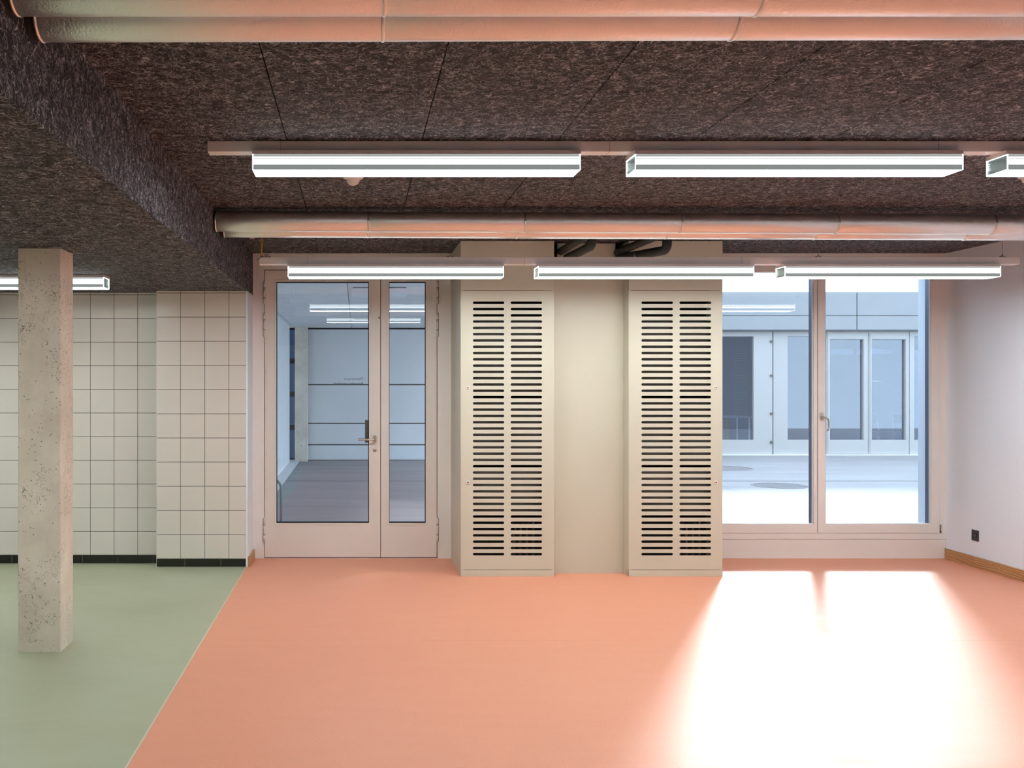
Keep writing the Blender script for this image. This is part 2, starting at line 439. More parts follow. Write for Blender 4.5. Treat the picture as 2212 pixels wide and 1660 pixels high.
def leaf(x0, x1, gx0, gx1, hinge_x, main):
    lf = dring('door_leaf', (x0, x1, 584.5, 1204.6), (gx0, gx1, 609.0, 1130.5), YW-.004, YW+.066, 'door', door, .0012)
    # mitred edge profile and flat bottom panel
    dring('edge_profile', (x0+1, x1-1, 585.5, 1203.8), (x0+18, x1-18, 602.5, 1187), YW-.0055, YW-.0035, 'door', lf)
    dring('glazing_bead', (gx0-4.5, gx1+4.5, 604.5, 1135), (gx0, gx1, 609.0, 1130.5), YW-.0075, YW+.002, 'door', lf, .001)
    dring('gasket', (gx0-.5, gx1+.5, 608.4, 1131), (gx0+1.6, gx1-1.6, 611.6, 1127.8), YW+.012, YW+.020, 'gasket', lf)
    box('glass_pane', WX(gx0-1), WX(gx1+1), .022, .028, WZ(1131.5), WZ(608), 'glass', lf)
    for zt, zb in ((608, 657), (676.5, 727.5), (1119.5, 1170.5)):
        h = empty('hinge', (0, 0, 0), lf)
        hx = WX(hinge_x); z0, z1 = WZ(zb), WZ(zt); t = (z1-z0)
        me_parts = bmesh.new()
        for a, b in ((0, .28), (.30, .70), (.72, 1.0)):
            prof = [(0, z0+a*t), (.0092, z0+a*t), (.0092, z0+b*t), (0, z0+b*t)]
            m2 = lathe_me(prof, 16); me_parts.from_mesh(m2); bpy.data.meshes.remove(m2)
        m2 = lathe_me([(0, z0-.006), (.006, z0-.003), (.006, z0+.4*t), (.006, z1+.001), (0, z1+.004)], 12)
        me_parts.from_mesh(m2); bpy.data.meshes.remove(m2)
        bmesh.ops.translate(me_parts, verts=me_parts.verts[:], vec=(hx, -.011, 0))
        bpy.data.objects.remove(h)
        obj('hinge', to_me(me_parts), 'door', lf)
        tube('hinge_gap_shade', [(hx, -.011, z0), (hx, -.011, z1)], .0070, 'gasket', lf, 10)  # black core: shadow gaps between the knuckles put in as colour
        box('hinge_side_shade', hx-.012, hx+.012, -.0045, .001, z0, z1, 'gasket', lf)  # black backing paints the shadow outline beside the barrel
    if main:
        # lever handle, rosette and cylinder
        rx, rz = WX(809.6), WZ(949)
        bm = bmesh.new(); n = 24; vs0 = []
        for y in (-.0035, -.0125):
            vs0.append([bm.verts.new((rx+.0155*math.cos(a), y, rz+(.017 if math.sin(a) > 0 else -.017)+.0155*math.sin(a))) for a in [2*math.pi*(k+.5)/n for k in range(n)]])
        bm.faces.new(vs0[1]); [bm.faces.new((vs0[0][k], vs0[0][(k+1) % n], vs0[1][(k+1) % n], vs0[1][k])) for k in range(n)]
        bmesh.ops.recalc_face_normals(bm, faces=bm.faces[:])
        obj('handle_rosette', to_me(bm), 'steel', lf)
        tube('door_handle', bend([(rx, -.010, rz), (rx, -.060, rz), (WX(774), -.060, rz-.001)], .022), .0095, 'steel', lf, 16)
        o = obj('key_cylinder', lathe_me([(0, -.014), (.013, -.014), (.0155, -.010), (.0155, -.0035), (0, -.0035)], 24, 'y'), 'steel', lf, (rx, 0, WZ(973)))
        o.scale = (1, 1, 1.12)
        ob = box('thumb_turn', -.003, .003, -.024, -.013, -.012, .012, 'steel_dark', lf, .001); ob.location = (rx, 0, WZ(973)); ob.rotation_euler = (0, -.8, 0)
        box('sticker', WX(817.2), WX(821), -.0068, -.0055, WZ(689), WZ(685), 'pinkchip', lf)
        box('outside_pull', WX(788.5)+.0, WX(800), .075, .11, WZ(958), WZ(909), 'steel_dark', lf, .002)
        for txt, wpx, base in (('Demoraum', 40.8, 821.5), ('Betriebsunterhalt', 64.2, 832.0)):
            cu = bpy.data.curves.new('lettering', 'FONT'); cu.body = txt; cu.size = .035; cu.extrude = .0001
            to = bpy.data.objects.new('lettering', cu); COL.objects.link(to)
            bpy.context.view_layer.update()
            me = bpy.data.meshes.new_from_object(to); bpy.data.objects.remove(to)
            ww = max(v.co.x for v in me.vertices); s = wpx*.00403/ww
            for v in me.vertices:
                v.co = Vector((WX(784)+.003-v.co.x*s, .0295-v.co.z, WZ(base)-.001+v.co.y*s))
            obj('lettering', me, 'decal', lf)
    return lf
leaf(572.2, 821.4, 597, 797, 571.3, True)
leaf(822.6, 943.4, 840, 919.5, 944.6, False)

# ------------------------------------------------------------------ window_1
win = struct(empty('window_1', (0, YW, 0)), 'large two-sash greige window beside the right wall')
dring('window_frame', (1499, 2044.5, 560, 1160), (1504, 2029, 584, 1150), YW+.004, YW+.09, 'frame', win, .001)
box('gap_light_stop', WX(1760), WX(1772), .036, .05, WZ(1150), WZ(572), 'gasket', win)  # dark strip added behind the sash seam to keep daylight from leaking in
box('frame_head', WX(1499), XR, .004, .10, WZ(561), ZC+.02, 'frame', win)
box('sill_panel', WX(1499), XR-.002, .004, .06, 0.0, WZ(1166), 'frame', win)
box('sill_rail', WX(1499), XR-.002, .0, .06, WZ(1165.4), WZ(1154.5), 'frame', win, .001)
for nm, x0, x1, g0, g1, hand in (('left', 1502, 1765.2, 1520, 1757.5, False), ('right', 1766.8, 2029.5, 1783.5, 2011.5, True)):
    s = dring('sash', (x0, x1, 570, 1152), (g0, g1, 587, 1133.2), YW-.003, YW+.034, 'frame', win, .0015)
    dring('glazing_bead', (g0-.2, g1+.2, 586.8, 1133.4), (g0+1.4, g1-1.4, 588.4, 1131.6), YW+.010, YW+.030, 'bead', s)
    box('glass_pane', WX(g0-1), WX(g1+1), .030, .038, WZ(1134.2), WZ(586), 'glass', s)
    dring('outer_cladding', (g0-10, g1+10, 577, 1143), (g0, g1, 587, 1133.2), YW+.040, YW+.092, 'clad', s)
    if hand:
        hx, hz = WX(1774.2), WZ(900)
        bm = bmesh.new(); n = 24; R2 = []
        for y in (-.003, -.011):
            R2.append([bm.verts.new((hx+.0145*math.cos(a), y, hz+(.020 if math.sin(a) > 0 else -.020)+.0145*math.sin(a))) for a in [2*math.pi*(k+.5)/n for k in range(n)]])
        bm.faces.new(R2[1]); [bm.faces.new((R2[0][k], R2[0][(k+1) % n], R2[1][(k+1) % n], R2[1][k])) for k in range(n)]
        bmesh.ops.recalc_face_normals(bm, faces=bm.faces[:])
        obj('handle_rosette', to_me(bm), 'steel', s)
        tube('window_handle', bend([(hx+.002, -.009, hz-.002), (hx+.004, -.050, hz-.006), (hx+.030, -.062, hz-.020), (hx+.036, -.062, hz-.085), (hx+.022, -.062, hz-.124)], .014), .0072, 'steel', s, 14)
        tube('sash_hinge', [(WX(2030.5), -.008, WZ(1152)), (WX(2030.5), -.008, WZ(1134))], .0045, 'steel_dark', s)
        obj('hinge_knuckle', lathe_me([(0, -.008), (.007, -.008), (.007, .008), (0, .008)], 12), 'steel_dark', s, (WX(2030.5), -.008, WZ(1149.5)))

# ================================================================== CABINETS
YC = 7.616; KC = YC/F
def holes_panel(x0, x1, z0, z1, y, thick, slots, r):
    cu = bpy.data.curves.new('slots', 'CURVE'); cu.dimensions = '2D'; cu.fill_mode = 'BOTH'; cu.extrude = thick/2
    def spl(pts):
        s = cu.splines.new('POLY'); s.points.add(len(pts)-1)
        for p, c in zip(s.points, pts): p.co = (c[0], c[1], 0, 1)
        s.use_cyclic_u = True
    spl([(x0, z0), (x1, z0), (x1, z1), (x0, z1)])
    for a, b, zc in slots:
        pts = [(b-r+r*math.cos(t), zc+r*math.sin(t)) for t in [-math.pi/2+math.pi*k/6 for k in range(7)]]
        pts += [(a+r+r*math.cos(t), zc+r*math.sin(t)) for t in [math.pi/2+math.pi*k/6 for k in range(7)]]
        spl(pts)
    o = bpy.data.objects.new('slots', cu); COL.objects.link(o); bpy.context.view_layer.update()
    me = bpy.data.meshes.new_from_object(o); bpy.data.objects.remove(o)
    for v in me.vertices: v.co = Vector((v.co.x, y+v.co.z, v.co.y))
    return me
def cabinet(xl_, xr_, s0, s1, lock_dx, label):
    c = empty('slotted_cabinet', (xl_, YC, 0)); tag(c, label, 'cabinet', 'slotted cream cabinets')
    W = xr_-xl_; D = YW-YC-.003; ZT = 2.632
    t = .02
    box('side_panel', 0, t, .004, D, 0, ZT, 'cab', c, .001)
    box('side_panel', W-t, W, .004, D, 0, ZT, 'cab', c, .001)
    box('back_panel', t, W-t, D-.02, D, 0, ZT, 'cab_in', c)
    box('top_panel', t, W-t, .02, D-.02, ZT-.02, ZT, 'cab', c)
    box('plinth', 0, W, .0, .022, 0, .0495, 'cab', c, .001)
    box('upper_panel', 0, W, .0, .022, 2.2435, ZT, 'cab', c, .001)
    slots = [(a, b, 2.1456-.04929*k) for k in range(41) for a, b in (s0, s1)]
    dr = obj('slotted_door', holes_panel(.0015, W-.0015, .0535, 2.2395, .0025, .003, slots, .0100), 'cab', c)
    ring('door_return', (.0015, W-.0015, .0535, 2.2395), (.010, W-.010, .062, 2.231), .0042, .022, 'cab', dr)
    for z in (H-(838.2-VY)*KC, H-(1042.5-VY)*KC):
        obj('lock', lathe_me([(0, -.004), (.0055, -.004), (.0065, -.006), (.0125, -.006), (.0145, -.003), (.0145, .001), (0, .001)], 28, 'y'), 'white_plastic', dr, (lock_dx, 0, z))
        o = obj('lock_pin', lathe_me([(0, -.0068), (.0058, -.0068), (.0058, -.0035), (0, -.0035)], 4, 'y'), 'black', dr, (lock_dx, 0, z))
    # equipment casings standing inside, glimpsed through the slots
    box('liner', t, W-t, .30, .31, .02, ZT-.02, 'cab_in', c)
    for k, (zt, zb) in enumerate(((695, 850), (869, 1000), (1014, 1108))):
        z1_, z0_ = H-(zt-VY)*KC, H-(zb-VY)*KC
        pts = [(t+.006, .16), (t+.006, .045)]
        pts += [(t+.006+(W-2*t-.012)*(.5-.5*math.cos(math.pi*q/12)), .045-.016*math.sin(math.pi*q/12)) for q in range(1, 12)]
        pts += [(W-t-.006, .045), (W-t-.006, .16)]
        poly_extrude('manifold_casing', pts, 'z', z0_, z1_, 'drum', c)
    for k in range(5):
        xx = W*(.52+.07*k)
        tube('valve_pipe', bend([(xx, .10, .12), (xx, .10, .30+.03*k), (xx+.05, .16, .42)], .03), .009, 'steel_dark', c, 8)
    return c
XA0, XA1 = .8165, 1.549
XB0, XB1 = 2.1325, 2.8687
cabinet(XA0, XA1, (.0955, .342), (.3915, .638), .0565, 'tall cream cabinet with slotted door next to the glazed door')
cabinet(XB0, XB1, (.1000, .3475), (.3980, .6465), .6830, 'tall cream cabinet with slotted door next to the window')
inf = empty('infill_panel', (0, 7.752, 0)); tag(inf, 'plain cream panel recessed between the two slotted cabinets', 'panel')
poly_extrude('panel_board', [(XA1+.001, 0), (XB0-.001, 0), (XB0-.001, 2.45), (2.065, 2.45), (2.065, 2.630), (1.604, 2.630), (1.604, 2.45), (XA1+.001, 2.45)], 'y', 0, .02, 'cab', inf)
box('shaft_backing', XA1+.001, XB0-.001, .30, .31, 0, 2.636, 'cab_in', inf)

# black insulated pipes leaving the shaft
def pipe(pts, r, label):
    p = empty('insulated_pipe', pts[0]); tag(p, label, 'pipe', 'black insulated pipes above the cabinets')
    b = bend(pts, .055, 7); o = Vector(pts[0])
    obj('pipe_sleeve', tube_me([q-o for q in b], r, 20), 'insul', p)
    for q in (b[1], b[8] if len(b) > 9 else b[-1]):
        i = b.index(q); d = (b[min(i+1, len(b)-1)]-q).normalized()
        obj('pipe_seam', tube_me([q-o-d*.001, q-o+d*.001], r+.0012, 20), 'black', p)
pipe([(1.625, 7.95, 2.566), (1.640, 6.95, 2.566), (1.640, 6.95, ZC)], .029, 'black insulated pipe, upper one of the pair above the left cabinet')
pipe([(1.672, 7.95, 2.512), (1.705, 7.04, 2.512), (1.705, 7.04, ZC)], .033, 'black insulated pipe with elbow, lower one of the left pair')
pipe([(2.070, 7.95, 2.552), (2.090, 7.58, 2.556), (2.185, 7.02, 2.585), (2.185, 6.96, ZC)], .029, 'black insulated pipe, upper one of the pair above the right cabinet')
pipe([(2.075, 7.95, 2.500), (2.092, 7.58, 2.497), (2.262, 7.08, 2.486), (2.262, 7.08, ZC)], .034, 'black insulated pipe with elbow, lower one of the right pair')

# ================================================================== CONCRETE COLUMN
colm = empty('concrete_column', (-1.787, 5.5975, 0)); tag(colm, 'square rough concrete column standing on the green floor', 'column')
bm = bmesh.new(); bm_box(bm, -.1205, .1205, -.1205, .1205, 0, ZL+.002)
bmesh.ops.bevel(bm, geom=[e for e in bm.edges if abs(e.verts[0].co.z-e.verts[1].co.z) > 1], offset=.004, segments=1, affect='EDGES')
obj('shaft', to_me(bm), 'concrete', colm)
YCF = 5.477
for px, py, r in ((120, 643, 7.2), (82, 815, 4.5), (88, 1161, 4.6), (120, 1233, 7.5), (86, 1236, 5.2)):
    p = at(px, py, YCF); k = YCF/F
    obj('tie_hole', lathe_me([(r*k, .001), (r*k, -.0015), (r*k*.80, -.0015), (r*k*.74, .0008), (0, .0006)], 24, 'y'), 'concrete', colm, (p.x+1.787, -.1205, p.z))

# ================================================================== DUCTS
def duct(Y, z, r, tilt, label, xend, rings_):
    d = empty('ventilation_duct', (.075, Y, z)); tag(d, label, 'duct', 'hammered aluminium ducts under the ceiling')
    d.rotation_euler = (0, tilt, 0)
    xs_ = [xend]+rings_+[XR-.002]
    cache = {}
    for a, b in zip(xs_, xs_[1:]):
        k = round(b-a, 3)
        if k not in cache:
            cache[k] = lathe_me([(r*.985, 0), (r, .003), (r, k-.003), (r*.985, k)], 48, 'x'); cache[k].materials.append(M['duct'])
        obj('duct_section', cache[k], None, d, (a-.075, 0, 0))
    rm = lathe_me([(r-.002, -.006), (r+.0022, -.005), (r+.0030, 0), (r+.0018, .0045), (r-.002, .006)], 48, 'x'); rm.materials.append(M['duct_ring'])
    for a in rings_: obj('joint_band', rm, None, d, (a-.075, 0, 0))
    obj('end_band', rm, None, d, (xend-.075+.004, 0, 0))
    e = obj('end_sleeve', lathe_me([(r*.97, -.04), (r*.97, .002), (r*.2, .002)], 40, 'x'), 'cab_in', d, (xend-.075, 0, 0))
    return d
R_ = [.075+k for k in range(0, 5)]
duct(2.605, 2.569, .0662, 0.0, 'hammered aluminium duct nearest the camera, cut by the top edge', -.915, R_)
duct(2.778, 2.562, .0662, -.0028, 'hammered aluminium duct directly behind the nearest one', -.905, R_)
duct(6.25, 2.553, .0662, .004, 'hammered aluminium duct above the rear lights, front one of its pair', -.905, R_)
duct(6.527, 2.557, .0662, .004, 'hammered aluminium duct above the rear lights, half hidden behind its twin', -.890, R_)
# flat black discs on the drop: shade of the duct openings as colour
for Y, z in ((2.605, 2.569), (2.778, 2.562), (6.25, 2.553), (6.527, 2.557)):
    obj('opening_shade_disc', lathe_me([(0, 0), (.064, 0), (.075, .0)], 32, 'x'), 'cab_in', low, (xbeam(Y)+.0015, Y, z))
# ================================================================== LIGHT TRACKS AND LUMINAIRES
def track(Yc, zb, x0, x1, label, cables=()):
    t = empty('light_track', (x0, Yc, zb)); tag(t, label, 'light track', 'white light tracks')
    W = x1-x0
    box('track_body', 0, W, -.0375, .0375, 0, .05, 'white_metal', t, .0015)
    for e in (0, W): box('end_cap', e-.003, e+.003, -.039, .039, -.001, .051, 'white_metal', t, .001)
    k = .335
    while k < W: box('cover_joint', k-.0006, k+.0006, -.0381, .0381, -.0006, .0502, 'steel_dark', t); k += 1.52
    for cx in cables:
        tube('suspension_cable', [(cx-x0, 0, .062), (cx-x0, 0, ZC-zb)], .0012, 'steel_dark', t, 6)
        obj('cable_gripper', lathe_me([(0, .050), (.009, .052), (.008, .062), (.004, .072), (.0015, .078)], 12), 'steel', t, (cx-x0, 0, 0))
        tube('track_bracket', [(cx-x0-.030, 0, .050), (cx-x0-.015, 0, .057), (cx-x0+.015, 0, .057), (cx-x0+.030, 0, .050)], .003, 'black', t, 6)
    return t
def luminaire_proto():
    root = empty('linear_luminaire', (0, 0, 0)); Ln = 1.500; D = .15/2
    # housing: white tray with a sloped upper part
    bm = bmesh.new()
    prof = [(-D, -.030), (-D, -.016), (-D+.008, -.009), (-D+.008, 0), (D-.008, 0), (D-.008, -.009), (D, -.016), (D, -.030)]
    prof = [(-D, -.018), (-D+.004, 0), (D-.004, 0), (D, -.018)]
    poly_extrude('housing', prof, 'x', .0, Ln, 'white_metal', root)
    for x in (0, Ln): 
        s = -1 if x == 0 else 1
        poly_extrude('end_cap', [(-D-.001, -.019), (-D+.003, .001), (D-.003, .001), (D+.001, -.019)], 'x', x, x+s*.004, 'white_metal', root)
        # clear end plate with bright edges
        e = poly_extrude('lens_end', [(-D, -.0905), (-D, -.018), (D, -.018), (D, -.0905)], 'x', x-s*.003, x, 'acrylic', root)
        obj('lit_edge', ring_me((-D, D, -.0905, -.018), (-D+.003, D-.003, -.0875, -.021), -.0016, .0016), 'lit_band', e).matrix_local = Matrix.Translation((x+s*.0005, 0, 0)) @ Matrix.Rotation(math.pi/2, 4, 'Z')
    # prismatic lens: stacked ribs front and back, flat bottom
    zt = -.018; lens = box('lens', .003, Ln-.003, -D+.006, D-.006, -.0885, -.019, 'dim_band', root)
    strips = ((.013, 'dimw', 0.0), (.006, 'lit_band', 0), (.0035, 'dim_band', 0), (.006, 'lit_band', 0), (.003, 'dim_band', 0), (.0165, 'lit_band', 0), (.0245, 'dim_band', 0.0))
    for sgn in (-1, 1):
        z = zt
        for hgt, mt, out in strips:
            ya, yb = sgn*(D-.008), sgn*(D-.0012+out)
            box('lens_rib', .003, Ln-.003, min(ya, yb), max(ya, yb), z-hgt+.0002, z, 'rim' if mt == 'dimw' else mt, root)
            z -= hgt
    box('bottom_lens', .0, Ln, -D+.0015, D-.0015, -.0905, -.0895, 'lit', root)
    return root
M['rim'] = emis('lens_rim', (.95, .97, .95), .34, .1)
proto = luminaire_proto()
first = [True]
def lum(x, Yc, z, label):
    o = proto if first[0] else copy_tree(proto)
    first[0] = False
    o.location = (x, Yc, z-.0012); tag(o, label, 'light', 'linear ceiling luminaires'); return o
Z1B = 2.586; Y1R = 4.530
track(Y1R, Z1B, -.685, XR-.05, 'white light track fixed under the ceiling, front row')
lum(-.475, Y1R, Z1B, 'lit linear luminaire on the front track, left one, above the motion detector')
lum(1.279, Y1R, Z1B, 'lit linear luminaire on the front track, the middle one')
lum(2.985, Y1R, Z1B, 'lit linear luminaire on the front track, cut by the right edge')
Z3B = 2.349; Y3R = 6.845
track(Y3R, Z3B, (561-VX)/F*6.808, (2201.5-VX)/F*6.808, 'white light track hung on cables, rear row', [(p-VX)/F*Y3R for p in (578, 972, 1370.5, 1767.5, 2165)])
lum((622.5-VX)/F*6.77, Y3R, Z3B, 'lit linear luminaire on the rear track, in front of the glazed door')
lum((1163-VX)/F*6.77, Y3R, Z3B, 'lit linear luminaire on the rear track, in front of the two cabinets')
lum((1696-VX)/F*6.77, Y3R, Z3B, 'lit linear luminaire on the rear track, in front of the window')
# row above the camera (seen mirrored in the glazing) and the row over the green floor
track(1.15, Z1B, -.685, XR-.05, 'white light track overhead, row above the camera')
for k, x in enumerate((-.475, 1.279, 2.985)):
    lum(x, 1.15, Z1B, ('lit linear luminaire above the camera, left one', 'lit linear luminaire above the camera, middle one', 'lit linear luminaire above the camera, right one')[k])
lum(-3.262, Y3R, ZL-.001, 'lit linear luminaire on the lowered ceiling, passing behind the concrete column')
for x, y, lb in ((-5.3, Y3R, 'lit linear luminaire over the green floor, out of view at far left'), (-3.262, 4.0, 'lit linear luminaire over the green floor, second row out of view'), (-3.262, 1.2, 'lit linear luminaire over the green floor, third row out of view')):
    lum(x, y, ZL-.001, lb)
# yellow conduit and loose cable at the left end of the rear track
cx = (565-VX)/F*Y3R
y_c = empty('power_conduit', (cx, Y3R, Z3B+.05)); tag(y_c, 'thin yellow conduit dropping to the left end of the rear track', 'conduit')
tube('conduit_tube', [(-.001, 0, .004), (.002, 0, .10), (.004, 0, ZC-Z3B-.05)], .0052, 'yellow', y_c, 10)
obj('cable_gland', lathe_me([(0, -.001), (.011, -.001), (.011, .006), (.006, .010), (0, .010)], 16), 'black', y_c)
tube('loose_cable', bend([(-.030, -.040, -.018), (-.008, -.042, -.012), (.018, -.012, .012), (.034, 0, .028)], .008, 4), .0018, 'steel_dark', y_c, 8)
# motion detectors
def sensor(x, y, label):
    s = empty('motion_detector', (x, y, ZC)); tag(s, label, 'sensor', 'white ceiling detectors')
    obj('base', lathe_me([(0, 0), (.048, 0), (.050, -.004), (.048, -.016), (.054, -.026), (.053, -.031), (.038, -.038), (0, -.038)], 40), 'white_plastic', s)
    obj('dome', lathe_me([(.036, -.036), (.0355, -.042), (.031, -.054), (.022, -.064), (.011, -.069), (0, -.070)], 40), 'white_plastic', s)
sensor(-.0175, 5.17, 'white domed motion detector just behind the front luminaire')
sm = empty('smoke_detector', (3.60, 5.20, ZC)); tag(sm, 'flat white round detector cut by the right edge', 'sensor')
obj('base', lathe_me([(0, 0), (.055, 0), (.055, -.012), (.050, -.022), (0, -.022)], 40), 'white_plastic', sm)
obj('cap', lathe_me([(.038, -.021), (.034, -.040), (.028, -.046), (0, -.046)], 40), 'white_plastic', sm)
# small white clip on the ceiling behind the left end of the rear ducts
cl = empty('ceiling_clip', tuple(at(544.5, 515, 7.4))); tag(cl, 'tiny white clip under the left end of the rear duct', 'clip')
box('clip_body', -.020, .020, -.01, .01, -.004, .004, 'white_plastic', cl, .001)
box('clip_stem', -.003, .003, -.003, .003, .004, ZC-cl.location.z, 'steel_dark', cl)
# wall socket
so = empty('wall_socket', (XR, 8.0, .262)); tag(so, 'black square power socket low on the right wall', 'socket')
box('cover_plate', -.009, 0, -.044, .044, -.044, .044, 'black', so, .003)
ring_m = lathe_me([(.022, -.0095), (.024, -.0115), (.027, -.0115), (.028, -.009)], 32, 'x')
obj('socket_rim', ring_m, 'black', so)
obj('socket_insert', lathe_me([(.0225, -.0093), (.0215, -.0088), (0, -.0088)], 6, 'x'), 'gasket', so)
for dy, dz in ((-.0095, 0), (.0095, 0), (0, -.005)):
    obj('contact_hole', lathe_me([(0, -.0092), (.0022, -.0092), (.0022, -.0086)], 10, 'x'), 'steel', so, (0, dy, dz))

# ================================================================== OUTSIDE
own = struct(box('wall_back', XLEFT, XR+4, YW+.30, YW+.42, ZC+.05, 6.5, 'facade_out'), 'outer wall above the glazing')
struct(box('wall_right', XR+.3, XR+8, YW+.1, YW+.42, -.1, 6.5, 'facade_out'), 'outer wall to the right of the window')
ground = empty('yard_paving', (0, 8.5, -.02)); struct(ground, 'grey asphalt yard outside the door and window')
def gnd(name, x0, x1, y0, y1, z1, mat): return box(name, x0, x1, y0-8.5, y1-8.5, -.05, z1, mat, ground)
gnd('asphalt_lane', -1.10, 30, YW+.1, 15.00, .02, 'asphalt')
gnd('asphalt_lane', -1.10, 30, 15.07, 20.43, .02, 'asphalt')
gnd('joint_bed', -1.10, 30, 14.99, 15.08, .010, 'iron')
gnd('paving_strip', -6, -1.105, YW+.1, 19.1, .035, 'paving')
gnd('door_threshold', WX(560), WX(960), YW+.02, YW+.12, .026, 'steel_dark')
# drain covers
def drain(px, py, wpx, label):
    Y = F*H/(py-VY); p = at(px, py, Y)
    d = empty('drain_cover', (p.x, Y, 0)); tag(d, label, 'drain cover', 'iron drain covers in the yard')
    rr = wpx/2*Y/F
    obj('rim', lathe_me([(rr, .0), (rr, .006), (rr-.03, .006), (rr-.03, .001)], 40), 'iron', d)
    for k in range(-7, 8):
        x = k*rr/8; hl = math.sqrt(max(0, (rr-.03)**2-x*x))
        o = box('grate_bar', -.008, .008, -hl, hl, .001, .005, 'iron', d); o.location.x = x; 
drain(1560, 1012, 128, 'round iron drain cover farther off, partly hidden by the cabinet')
drain(1685, 1050, 118, 'round iron drain cover nearer the window')

# covered passage seen through the door
pas = struct(box('ceiling', -6.2, 2.5, YW+.42, 19.1, 2.62, 3.0, 'concrete_out'), 'concrete soffit of the covered passage')
xs2 = [-6.2, -3.7, -1.21, -.10, 1.25, 2.5]; yj2 = [YW+.43, 11.9, 15.5, 19.08]
for a, b in zip(xs2, xs2[1:]):
    for c, d in zip(yj2, yj2[1:]): box('soffit_panel', a+.006, b-.006, c+.006, d-.006, 2.60, 2.62, 'concrete_out', pas)
struct(box('wall_left', -1.50, -1.27, YW+.42, 18.45, 0, 2.60, 'bead'), 'pale side wall of the covered passage')
far = struct(box('wall_back', -6.2, 5.4, 19.13, 20.38, 0, 3.42, 'cab_in'), 'panelled end wall of the covered passage')
kf = 19.1/F
zs = [H-(p-VY)*kf for p in (995, 961.5, 915, 831.5, 711)]
for i, (a, b) in enumerate(zip(zs, zs[1:])):
    for x0, x1 in ((-1.0, 2.2), (2.2, 5.4)): box('end_wall_panel', x0+.004, x1-.004, 19.095, 19.13, a+.012, b-.010, 'bead' if i == 0 else 'passage_panel', far)
box('end_wall_panel', -.99, 5.39, 19.095, 19.13, 2.66, 3.41, 'facade', far)
for i, z in enumerate((0.3, .95, 1.6, 2.25)): box('slat_screen', -1.9, -1.18, 18.98, 19.0, z-.25, z+.30, 'clad', far)
oc = empty('passage_column', (-1.065, 18.85, 0)); tag(oc, 'square concrete column at the end of the covered passage', 'column')
box('shaft', -.122, .122, -.12, .12, 0, 2.60, 'concrete', oc, .004)
def pbox(y, x, label):
    b = empty('ceiling_box', (x, y, 2.60)); tag(b, label, 'ceiling unit', 'white boxes under the passage ceiling')
    box('casing', -.32, .32, -.25, .25, -.075, -.012, 'bead', b, .006)
    box('mounting_plate', -.30, .30, -.23, .23, -.012, 0, 'clad', b)
pbox(11.2, .26, 'white flat box under the passage ceiling, nearer the door')
pbox(16.6, .26, 'white flat box under the passage ceiling, farther from the door')
# hoop stand at lower left of the door glass
hp = empty('hoop_stand', (-.95, 9.6, 0)); tag(hp, 'light tubular metal hoop standing outside at lower left of the door', 'bicycle stand')
tube('hoop', bend([(-.18, .25, .02), (-.18, .25, .555), (.205, 0, .555), (.205, 0, .02)], .10, 8), .013, 'facade', hp, 14)
tube('hoop', bend([(-.18, .45, .02), (-.18, .45, .535), (.19, .22, .535), (.19, .22, .02)], .10, 8), .011, 'facade', hp, 14)
for k in (-.18, .205):
    obj('foot_plate', lathe_me([(0, .02), (.035, .02), (.035, .026), (0, .026)], 16), 'facade', hp, (k, .25 if k < 0 else 0, 0))

# building across the yard
K2 = 20.4/F
def FX(p): return (p-VX)*K2
def FZ(p): return H-(p-VY)*K2
bd = empty('building', (FX(1800), 20.4, 0)); tag(bd, 'low white panelled building across the yard', 'building')
bx, by = FX(1800), 20.4
def bbox(name, x0, x1, y0, y1, z0, z1, mat, parent=bd, bev=0.0): return box(name, x0-bx, x1-bx, y0-by, y1-by, z0, z1, mat, parent, bev)
for k in range(-2, 5):
    x0 = FX(1845)+3.0*k
    for zb, zt in ((FZ(713.5), FZ(683.4)), (FZ(682.6), FZ(632))):
        bbox('fascia_panel', x0+.008, x0+2.992, 20.28, 20.40, zb, zt, 'facade', bev=.004)
bbox('fascia_backing', 5.4, FX(1845)+15, 20.405, 20.60, FZ(716), FZ(634), 'facade')
bbox('roof', 5.4, FX(1845)+15, 20.40, 26.0, 3.30, 3.40, 'concrete_out')
bbox('base_kerb', 5.4, FX(1845)+15, 20.36, 20.60, -.02, FZ(984)+.012, 'bead')
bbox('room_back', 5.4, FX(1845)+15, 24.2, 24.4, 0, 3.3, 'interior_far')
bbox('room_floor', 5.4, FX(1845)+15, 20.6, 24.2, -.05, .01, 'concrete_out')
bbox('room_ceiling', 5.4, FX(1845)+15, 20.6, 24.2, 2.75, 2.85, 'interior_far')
bays = [(1290, 1480, 1300, 1470, 727, 'window'), (1480, 1670, 1490, 1629, 727, 'window'), (1672, 1785.5, 1703, 1762, 727, 'window'), (1786.5, 1876.6, 1794.5, 1866, 734, 'glazed_door'),
        (1877.6, 1965.6, 1885, 1957, 734, 'glazed_door'), (1966.6, 2110, 1977, 2092, 727, 'window'), (2111, 2300, 2121, 2290, 727, 'window'), (2301, 2490, 2311, 2480, 727, 'window')]
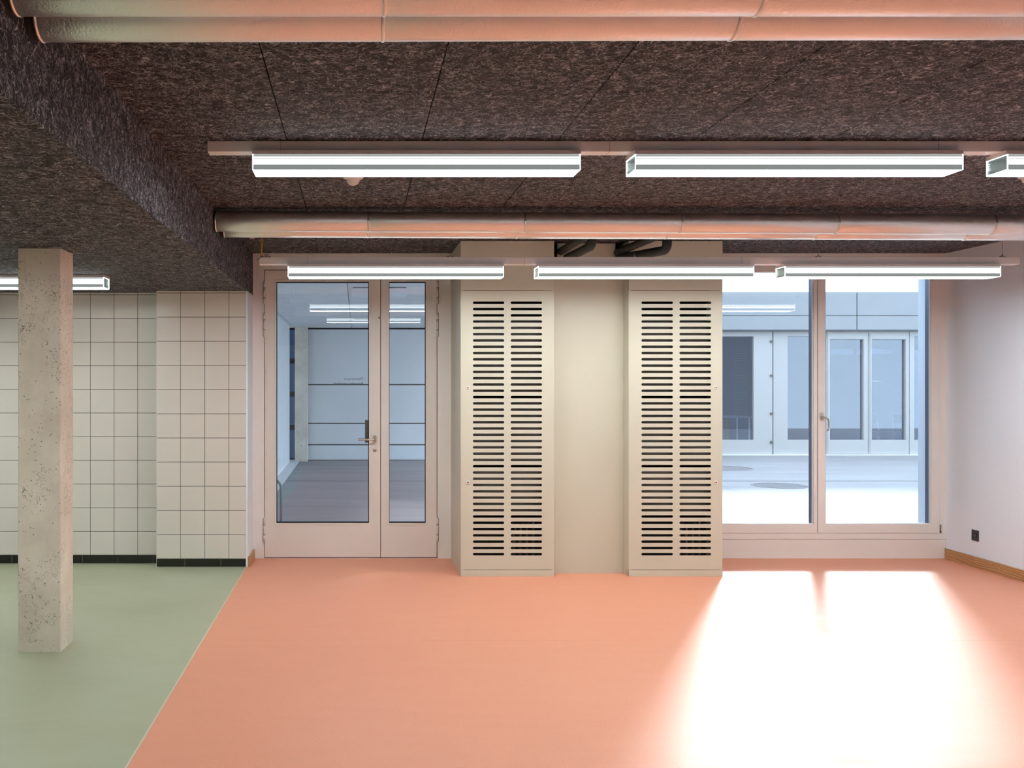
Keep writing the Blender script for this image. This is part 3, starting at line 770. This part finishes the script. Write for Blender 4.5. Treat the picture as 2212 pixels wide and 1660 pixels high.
for x0, x1, g0, g1, gt, nm in bays:
    o4 = (FX(x0)-bx, FX(x1)-bx, FZ(983.4), FZ(716.5)); i4 = (FX(g0)-bx, FX(g1)-bx, FZ(951), FZ(gt))
    wn = ring(nm, o4, i4, .03, .115, 'facade_frame', bd, .003)
    obj('glass_pane', box_me(FX(g0-1)-bx, FX(g1+1)-bx, .09, .10, FZ(952), FZ(gt-1)), 'glass_far', wn)
    if nm == 'glazed_door':
        ring('leaf_profile', (o4[0]+.03, o4[1]-.03, o4[2]+.02, o4[3]-.03), (i4[0]-.012, i4[1]+.012, i4[2]-.012, i4[3]+.012), .018, .031, 'facade_frame', wn, .002)
        box('blind_box', i4[0], i4[1], .45, .60, FZ(764.5), FZ(753), 'blind', wn, .01)
    if g0 in (1977,): box('blind', i4[0], i4[1], .30, .31, FZ(925), FZ(756), 'blind', wn)
    if g0 in (1490,): 
        for k in range(36): 
            z = FZ(945)+k*.052
            box('blind_slat', i4[1]-.30, i4[1]-.02, .30, .33, z, z+.004, 'blind', wn)
bbox('gap_strip', FX(1670)+.001, FX(1672)-.001, 20.46, 20.5, .02, FZ(718), 'clad')
for p in (738, 812, 894, 956): bbox('hinge', FX(1665), FX(1669.5), 20.40, 20.44, FZ(p+2.5), FZ(p-2.5), 'steel_dark', bev=.004)
cu = bpy.data.curves.new('lettering', 'FONT'); cu.body = 'Multiraum 1'; cu.size = .06; cu.extrude = .0002
to = bpy.data.objects.new('lettering', cu); COL.objects.link(to); bpy.context.view_layer.update()
me = bpy.data.meshes.new_from_object(to); bpy.data.objects.remove(to)
ww = max(v.co.x for v in me.vertices); s_ = 19.5*K2/ww
for v in me.vertices: v.co = Vector((FX(1888.5)-bx+v.co.x*s_, .085-v.co.z, FZ(825)+v.co.y*s_*1.1))
obj('lettering', me, 'decal_w', bd)
# things inside the far building
def chair(x, y, rz, label):
    c = empty('tubular_chair', (x, y, .01)); c.rotation_euler = (0, 0, rz); tag(c, label, 'chair', 'tubular chairs in the far building')
    for sx in (-.21, .21):
        tube('leg', bend([(sx, -.22, 0), (sx*.9, -.18, .44), (sx*.9, .20, .44)], .04, 4), .011, 'decal_w', c, 8)
        tube('leg', bend([(sx, .26, 0), (sx*.9, .18, .45), (sx*.85, .28, .82)], .04, 4), .011, 'decal_w', c, 8)
    box('seat', -.20, .20, -.20, .20, .44, .46, 'blind', c, .006)
    box('backrest', -.19, .19, .245, .265, .62, .80, 'interior_far', c, .006)
chair(FX(1925)*1.02, 21.3, .3, 'tubular chair behind the right pane of the far double door')
chair(FX(1992)*1.02, 21.5, -.4, 'tubular chair behind the pane right of the far double door')
cb = empty('cardboard_box', (FX(1572), 20.85, .01)); tag(cb, 'beige box behind the left pane of the far building', 'box')
box('carton', -.16, .16, -.12, .12, 0, .72, 'cardboard', cb, .004); box('tape', -.03, .03, -.122, .122, .10, .722, 'blind', cb)
tb = empty('far_table', (FX(1600), 22.4, .01)); tag(tb, 'pale table deep inside the far building, behind its left pane', 'table')
box('tabletop', -.9, .9, -.4, .4, .72, .75, 'blind', tb, .004)
for sx in (-.85, .85):
    for sy in (-.35, .35): tube('leg', [(sx, sy, 0), (sx, sy, .72)], .018, 'decal_w', tb, 8)
